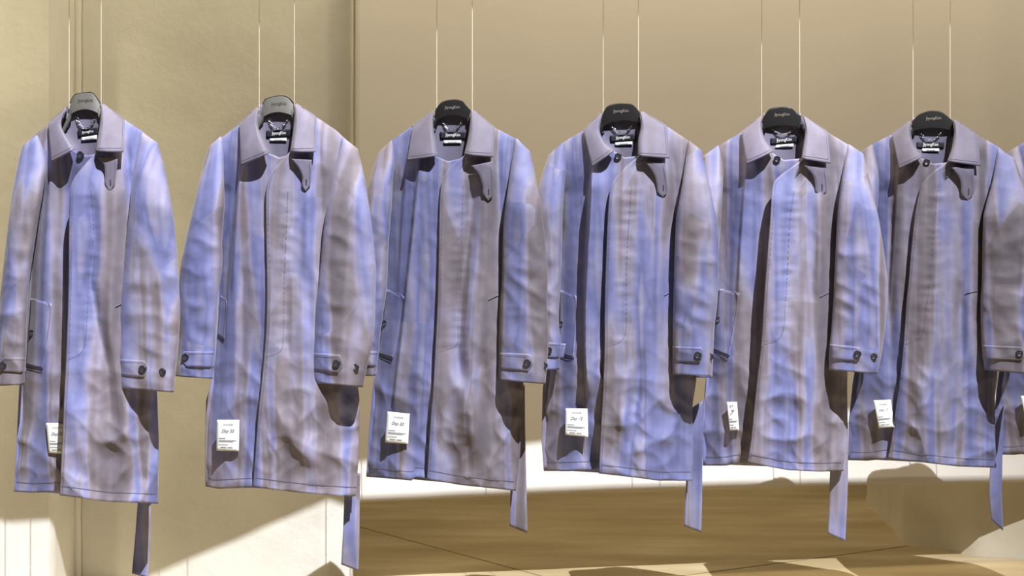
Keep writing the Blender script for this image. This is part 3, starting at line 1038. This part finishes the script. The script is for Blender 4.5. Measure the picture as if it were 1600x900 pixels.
C = []
C.append(dict(
    SH='37,228 53,211 75,193 107,166 133,163 158,161 195,186 224,205 245,226',
    BL='40,228 54,300 48,400 42,500 30,603 26,687 22,768', BR='241,226 226,330 232,480 245,600 248,687 247,787',
    PL='149,240 128,262 112,288 108,333 107,440 103,563 100,620 97,690 93,775',
    TL='40,229 56,212 75,194 92,205 104,226 117,236 135,243 165,238', TR='149,240 160,226 178,204 195,187 224,206 243,226',
    HL='22,768 50,770 84,769 120,772', HR='93,774 130,779 171,784 247,787',
    LI='107,164 98,184 98,203 117,232', LO='107,163 75,193 80,253', RI='158,160 156,191 149,236', RO='158,159 195,186 193,237',
    SLI='58,212 70,245 71,270 66,300 53,382 43,460 40,549 37,601', SLO='37,227 30,251 21,298 12,369 6,421 1,470 -3,549 -5,603',
    SRI='221,207 212,250 204,319 199,369 194,424 188,485 186,561 187,606', SRO='245,224 256,262 268,326 275,387 277,424 280,478 279,520 274,570 270,613',
    CR='186,561 225,563 232,577 224,590 186,587', CRB=(223, 577), CRS=(254, 581),
    CL='40,559 6,558 -2,569 4,581 40,583', CLB=(5, 571),
    PK='48,465 81,475 66,577 41,571', PKB=(50, 520), PR='180,479 190,474',
    ST='142,298 146,369 139,432 135,513 128,549 104,562',
    TBL='151,244 162,257 164,273 164,288 172,299', TBR='184,246 183,262 181,275 179,289 172,299', NB=(126, 242),
    LB='121,203 153,199 152,210 122,214', LW='127,215 151,211 151,218 127,220', CH='120,184 134,201 150,183',
    TAG='72,661 106,661 106,709 76,708', DAY='Day 25', tone=1.25, gap=0.058, recess=0.018,
    BTL='217,740 215,788 211,840 206,896', BTR='238,740 236,788 234,845 231,903', bw=-0.10,
    HT='107,166 111,155 118,147 135,144 145,145 152,153 158,162', HB='108,181 120,174 133,171.5 145,174 156,179',
    W='108,163 158,161',
    folds=[('R', 'valley', 0.016, 9, '143,300 147,380 141,440 152,500 168,570 172,640'), ('R', 'ridge', 0.008, 15, '112,610 120,690 150,745'),
           ('R', 'ridge', 0.010, 10, '196,640 200,760'), ('L', 'ridge', 0.008, 10, '80,280 72,400 66,560')]))
C.append(dict(
    SH='327,232 341,218 374,193 404,167 433,164 460,162 495,182 526,203 558,234',
    BL='330,232 345,300 342,400 338,500 329,601 322,626 320,687 321,760', BR='554,235 535,330 545,480 562,626 561,704 556,776',
    PL='450,240 436,255 423,270 416,294 415,333 417,440 416.5,492 414,542 407,613 403,651 395,761',
    TL='330,232 342,219 374,194 392,208 406,228 421,240 436,246 466,238', TR='450,240 462,226 478,204 495,184 526,204 556,234',
    HL='321,760 341,764 394,762 425,764', HR='395,761 469,770 549,776 557,775',
    LI='404,165 403,191 407,209 421,239', LO='404,164 374,193 376,259', RI='460,160 459,191 453,237', RO='460,159 495,182 493,237',
    SLI='345,214 348,245 349,290 350,319 346,369 346,417 338,478 335,549 331,592', SLO='327,230 320,252 306,312 291,376 283,419 280,471 281,528 275,588',
    SRI='535,215 519,291 508,348 499,440 495,471 490,528 488,577 491,598', SRO='558,233 569,280 578,340 585,404 586,424 585,478 583,520 575,560 566,605',
    CR='488,551 531,554 536,572 528,583 488,578', CRB=(526, 568), CRS=(556, 574),
    CL='335,549 287,549 282,561 290,573 334,575', CLB=(290, 558), SEAM='326,243 325,330 324,430',
    PK='345,462 354,470 350,530 340,522', ST='450,298 448,351 444,440 443.5,499 441,542 432,552 414,558',
    TBL='455,248 466,262 472,276 472,290 478,298', TBR='487,250 487,264 486,276 485,288 478,298',
    LB='416,204 455.5,202 454.5,213.5 416,215', LW='421.5,216.5 447.5,215.5 447.5,220.5 421.5,220.5', CH='420,185 434,201 451,184',
    TAG='339,656 374,656 373,705 338,704', DAY='Day 22', tone=1.2, gap=0.012, recess=0.002, tlift=0.008,
    BTL='540,740 538,776 536,830 533,882', BTR='563,740 562,772 561,830 559,892', bw=-0.03,
    HT='406,169 411,160 416,154 433,149.5 446,150 454,155 460,162', HB='410,184 422,178 435,176 447,178 459,182',
    W='405,166 460,162',
    folds=[('L', 'step', 0.014, 40, '373,276 366,340 357,440 352,520'), ('L', 'valley', 0.014, 8, '380,420 379,540 376,600'),
           ('R', 'valley', 0.010, 8, '446,430 446,520 450,560'), ('R', 'ridge', 0.011, 20, '425,640 470,700 520,745'), ('R', 'valley', 0.012, 9, '480,420 482,500')]))
C.append(dict(
    SH='592,239 613,218 642,197 679,171 707,168 736,170 773,198 805,215 827,238',
    BL='596,239 608,300 604,400 596,500 583,601 577,669 572,745', BR='823,238 806,330 812,480 818,598 815,647 813,704 806,767',
    PL='725,243 704,260 691.5,280 688,298 686,351 684.5,440 682.5,499 680,542 676.5,613 673,651 667,749',
    TL='596,239 613,219 642,198 660,212 672,234 683,245 700,252 742,242', TR='725,243 738,228 755,212 773,199 805,216 825,238',
    HL='572,745 610,748 643,751 649,745 667,747 690,749', HR='667,749 720,758 806,767',
    LI='679,170 677,195 683,243', LO='679,169 645,196 636,251', RI='736,169 732,209 725,241', RO='736,168 773,198 771,245',
    SLI='612,220 615,250 613,276 611,319 606,383 603,453 594,513 591,549 586,587', SLO='592,239 581,273 573,310 567,370 563,430 560,490 557,550 556,588',
    SRI='806,216 795,291 788,348 785,440 782,478 780,549 780,594', SRO='827,237 839,291 848,348 853,404 855,424 854,478 856,528 854,563 851,600',
    CR='780,551 828,553 833,568 825,580 780,577', CRB=(824, 567), CRS=(850.5, 571),
    CL='591,549 562,549 557,560 563,572 589,573', CLB=(564, 560),
    PK='604,452 632,463.5 613,561 591,554', PKB=(601.6, 505), PR='763,468 782,459',
    ST='723.5,291 722,347 720,440 716,499 715,535 702,545 681,551',
    TBL='736,259 748,273 754,291 755,303 763,313', TBR='770,252 771,270 771,290 770.5,304 763,313',
    LB='687,206 728,206 726.7,217 688,217', LW='693,219.5 720.5,219 720.5,224 693,224.5', CH='692,189 705,203 723,189.5',
    TAG='605.5,643 640,646.5 637.5,694 601.5,691', DAY='Day 23', tone=0.95, gap=0.016, recess=0.004, tlift=0.012,
    BTL='800,620 799,700 797.5,766 796,822', BTR='820,601 821,722 822,766 823,833', bw=-0.03,
    HT='680,173 687,162 695.5,157 710,155 722,157 728,164 736,172', HB='679,191 692,184 707,181 720,183 732,188',
    W='682.5,170 738,170',
    folds=[('L', 'step', 0.026, 38, '654,259 645,350 636,433 632,471 622,560 610,660'), ('R', 'valley', 0.030, 11, '738,290 731,371 721,460 717,549 723,609'),
           ('R', 'ridge', 0.020, 13, '716,590 731,637 745,711'), ('R', 'valley', 0.015, 12, '752,560 770,700'), ('L', 'ridge', 0.010, 14, '640,440 650,600 640,740')]))
C.append(dict(
    SH='858,243 880,221 911,203 942,176 970,174 1000,173 1042,196 1075,218 1095,236',
    BL='862,243 876,300 873,400 868,500 848,605 846,687 849.6,736', BR='1091,236 1072,330 1080,480 1088,594 1082,633 1083,704 1082,751',
    PL='997,244 976,262 960,280 953,298 949,348 945.6,440 944.5,492 944.5,542 942,613 938,687 935.6,740',
    TL='862,243 881,222 911,204 928,218 944,230 960,236 975,246 1010,242', TR='997,244 1012,228 1028,208 1042,197 1075,219 1093,236',
    HL='849.6,736 890,736 923,735 955,736', HR='935.6,740 990,746 1029,751 1082,751',
    LI='942,174 937,203 945.6,223 960,234.5', LO='942,173 911,203 925,261', RI='1000,172 1001,198 997,220 997,243', RO='1000,171.5 1041,195 1046,247',
    SLI='880,223 883,255 881,290 878,333 875,440 872,500 876,540 873,577', SLO='858,243 846,280 840,310 837,370 834,430 832,490 831,540 830,580',
    SRI='1076,220 1066,291 1058,340 1055,400 1053,478 1052,542 1052,585', SRO='1095,235.5 1107,287 1118,340 1121.5,371 1122,424 1120,471 1114,520 1113,556 1109,588',
    CR='1051,541 1096,542.5 1099,556 1093,567 1051,565', CRB=(1090.6, 555), CRS=(1110, 557),
    CL='884,537 858,535 850,547 856,559 880,560', CLB=(857, 547),
    PK='874.5,453 901,463 896,560 874,554', PKB=(877, 506), PR='1038,461 1047,456',
    ST='986.5,291 983,347.5 981,371 978.6,442 978.6,506 972,531 947,542.5',
    TBL='1006.7,251.5 1022,273 1026.6,291 1028,301 1036,307', TBR='1039,250 1040,262 1042,280 1043,299 1036,307', NB=(966, 244.4),
    LB='953,211.7 992.5,209 993,219.5 954,222', LW='961,222.8 988,221 988,226 961,227.5', CH='954,195 972,207 989,194',
    TAG='884,638 918,638.7 919,683 883,679.5', DAY='Day 12', tone=1.0, gap=0.036, recess=0.010, tlift=0.022,
    BTL='1076,640 1074,690 1072,751 1069,822', BTR='1098,626 1098,690 1097,751 1095.6,832', bw=-0.02,
    HT='941,180 945,171 951,164.5 967,161 984.7,161.6 992,166 1000,176', HB='938,202 953,193 971,189.5 986,190 1000,194',
    W='942.5,176 997.5,174',
    folds=[('L', 'step', 0.058, 30, '924,273 919,369 915,440 913.5,478 913.5,549 917,620'), ('R', 'valley', 0.014, 9, '1002,560 990,640 985,690 992,730'),
           ('R', 'ridge', 0.014, 13, '968,640 990,690 1000,730'), ('R', 'valley', 0.010, 10, '1026,480 1022,560')]))
C.append(dict(
    SH='1101,245 1122,227 1158,206 1191,181 1222,178 1253.6,180 1293,205 1325,225 1348,242',
    BL='1104,245 1122,300 1119,400 1114,500 1102,600 1097,660 1098,728', BR='1344,242 1324,330 1324,480 1324,619 1324.7,687 1318,736',
    PL='1252,250 1230,266 1212.7,280 1207,294 1203,347.5 1196.7,426 1193,478 1189.6,535 1184,584 1179,633 1173.6,687 1167.5,723',
    TL='1104,245 1122,228 1158,207 1176,220 1194,234 1209,240 1225,250 1266,246', TR='1252,250 1266,234 1280,214 1293,206 1325,226 1346,242',
    HL='1098,727.6 1134.4,727.6 1156,724 1190,726', HR='1167.5,723 1232,734.7 1282,737 1318,736',
    LI='1191,179 1190,198 1196,219 1209,235.6', LO='1191,178.7 1158,205 1166.4,257', RI='1253.6,179 1258,202 1254,234 1252,247', RO='1253.6,178.7 1293,205 1298,255',
    SLI='1122,228 1129,262 1128,300 1125,350 1122,400 1118,470 1114,540 1112,590', SLO='1101,244 1096,290 1093,340 1090,420 1088,480 1086,540 1084,590',
    SRI='1326,226 1316,280 1309,347.5 1305,429 1303,471 1300,513 1297,540 1296,578', SRO='1348,241 1360,291 1373,347.5 1381.6,404 1386,442 1386,471 1380,527.5 1376,556 1369,584',
    CR='1297,537.5 1341.7,542.5 1346.7,552.4 1339,565 1296,561', CRB=(1340, 553), CRS=(1365.6, 556.7),
    PK='1123.8,451 1155,458 1139,557 1113,547', PKB=(1122, 499), PR='1282,463 1295.5,456',
    ST='1241,298 1234,347.5 1230.4,426 1227,478 1224.4,513 1214.4,531 1188,540',
    TBL='1257,258.7 1269.6,273 1274,287 1275,300 1284,306', TBR='1291,258 1292,270 1293,284 1292.7,297 1284,306', NB=(1214.4, 248.7),
    LB='1204,216 1246.5,213 1246,222 1204,225.5', LW='1213,226.5 1240,224.5 1239.5,229.5 1211,231', CH='1206,199 1223,210 1241,200',
    TAG='1135.5,628 1151.5,628 1155,672.4 1140,673', DAY='7', tone=1.2, gap=0.048, recess=0.012, tlift=0.012,
    BTL='1304,660 1302,700 1297,736 1293.7,834', BTR='1325,660 1325,700 1324.7,758 1320.4,846', bw=-0.02,
    HT='1191,186 1200,172 1208,168 1228,166 1236,168 1244,175 1252,181', HB='1191.5,203 1206,198.5 1222,197 1236,198 1250,202',
    W='1190,181 1249.5,180',
    folds=[('L', 'ridge', 0.012, 14, '1160,290 1156,440 1150,600'), ('R', 'ridge', 0.014, 8, '1282,300 1281,400 1278,450'),
           ('R', 'valley', 0.014, 10, '1232,560 1238,640 1233,734'), ('R', 'ridge', 0.012, 12, '1255,470 1262,600 1250,720'), ('L', 'valley', 0.010, 6, '1134,620 1136,728')]))
C.append(dict(
    SH='1338,243 1363,224 1393,209 1424,188 1456,185 1489,186 1526,208 1562,230 1583,248',
    BL='1341,243 1360,300 1356,400 1348,500 1332,600 1326,660 1325,719', BR='1579,248 1562,330 1562,480 1558,590 1554.5,616 1555,687 1557,731',
    PL='1480,253 1458.6,267.6 1442.6,283.6 1437,298 1430,333 1423,397 1419.5,440 1416,471 1411.7,535 1405,599 1400,633 1393,687 1387.5,715',
    TL='1341,243 1363,225 1393,210 1410,226 1428,240 1442,248 1458,256 1496,252', TR='1480,253 1494,238 1510,220 1526,209 1562,231 1581,248',
    HL='1325,719 1355.5,720 1387.5,716 1415,718', HR='1387.5,716 1437,722 1498,729 1557,731',
    LI='1424,186 1423,205 1427,223 1442,244.5', LO='1424,186 1393,209 1404.6,264', RI='1489,185 1491,202 1487,230 1480,251.6', RO='1489,184 1526,208 1532.5,259',
    SLI='1363,226 1371,262 1372,300 1368,350 1364,430 1360,500 1357,550 1355,580', SLO='1338,242 1334,290 1331,350 1328,420 1326,480 1325,540 1324,580',
    SRI='1560,234 1551,285 1540,326 1537,350 1535,440 1533,471 1534,527 1536,555 1539.7,578', SRO='1583,247 1600,291 1612,340 1620,400 1625,450 1624,500 1620,540 1614,585',
    CR='1536,539 1597,542 1603,553 1596,564 1537,561', CRB=(1593, 552),
    PR='1508,458 1532.5,453', ST='1466,291 1458.6,369 1453,440 1448,478 1444,513 1436,530 1413,538',
    TBL='1487,262 1498,276 1502,289 1503,304 1513,313', TBR='1521.6,258 1522,270 1522,286 1521.6,301 1513,313', NB=(1448, 253),
    LB='1432.6,222 1475.6,222 1475,231 1432.6,231', LW='1441,232 1467.5,232 1467.5,236.6 1441,236.6', CH='1436.6,205 1454,219 1473,204',
    TAG='1365,625.5 1392,624.5 1397.5,667 1373,669', DAY='Day 17', tone=0.85, gap=0.013, recess=0.004, tlift=0.020, tcurl=0.012,
    BTL='1549,680 1546.7,733 1545.6,772 1549,812', BTR='1568.7,633 1566,729 1565,779 1567,829', bw=-0.115,
    HT='1425,190 1432,182 1439,177 1451.5,172.6 1466,173 1476,178 1490,190', HB='1425,207 1440,202 1457,201 1473,202 1490,205',
    W='1426.6,189 1484.5,189',
    folds=[('R', 'ridge', 0.014, 9, '1511,310 1509,400 1505,440'), ('R', 'valley', 0.014, 9, '1500,460 1503,560'), ('R', 'ridge', 0.016, 14, '1428,590 1450,640 1455,720'),
           ('L', 'valley', 0.010, 8, '1396,330 1395,440 1388,560'), ('R', 'valley', 0.012, 16, '1480,560 1495,650 1480,725')]))

LABELS = [
    'blue and taupe faded raincoat at the left end, tag half hidden behind its front edge',
    'faded raincoat second from the left, closed front, on a grey hanger before the plaster pier',
    'faded raincoat third from the left, crumpled dark folds beside placket, tag reading Day 23',
    'faded raincoat fourth from the left, two long dark vertical folds down its front',
    'faded raincoat fifth from the left, wide dark strip along placket and narrow curled tag',
    'greyish faded raincoat sixth from the left, right sleeve cut by the picture edge',
]
HLABELS = [
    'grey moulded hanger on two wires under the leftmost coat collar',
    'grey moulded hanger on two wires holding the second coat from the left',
    'black moulded hanger with foil lettering holding the third coat from the left',
    'black moulded hanger with foil lettering holding the fourth coat from the left',
    'black moulded hanger with foil lettering holding the fifth coat from the left',
    'black moulded hanger with foil lettering holding the sixth coat, the rightmost hanger in view',
]
PSI = [10, 11, 13, 13, 14, 13]
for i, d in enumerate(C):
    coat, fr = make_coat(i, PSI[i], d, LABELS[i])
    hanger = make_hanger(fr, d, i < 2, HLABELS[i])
# seventh coat, cut by the right edge of the picture
c7 = copy_tree(coat)
k7 = Frame(6, 13)
c7.location = (k7.X, k7.D, k7.zref)
c7['label'] = 'dim raincoat at the far right edge, only shoulder and hem strip in view'
h7 = copy_tree(hanger)
h7.location = (k7.X, k7.D, k7.zref)
h7['label'] = 'black moulded hanger of the coat cut off by the right edge'
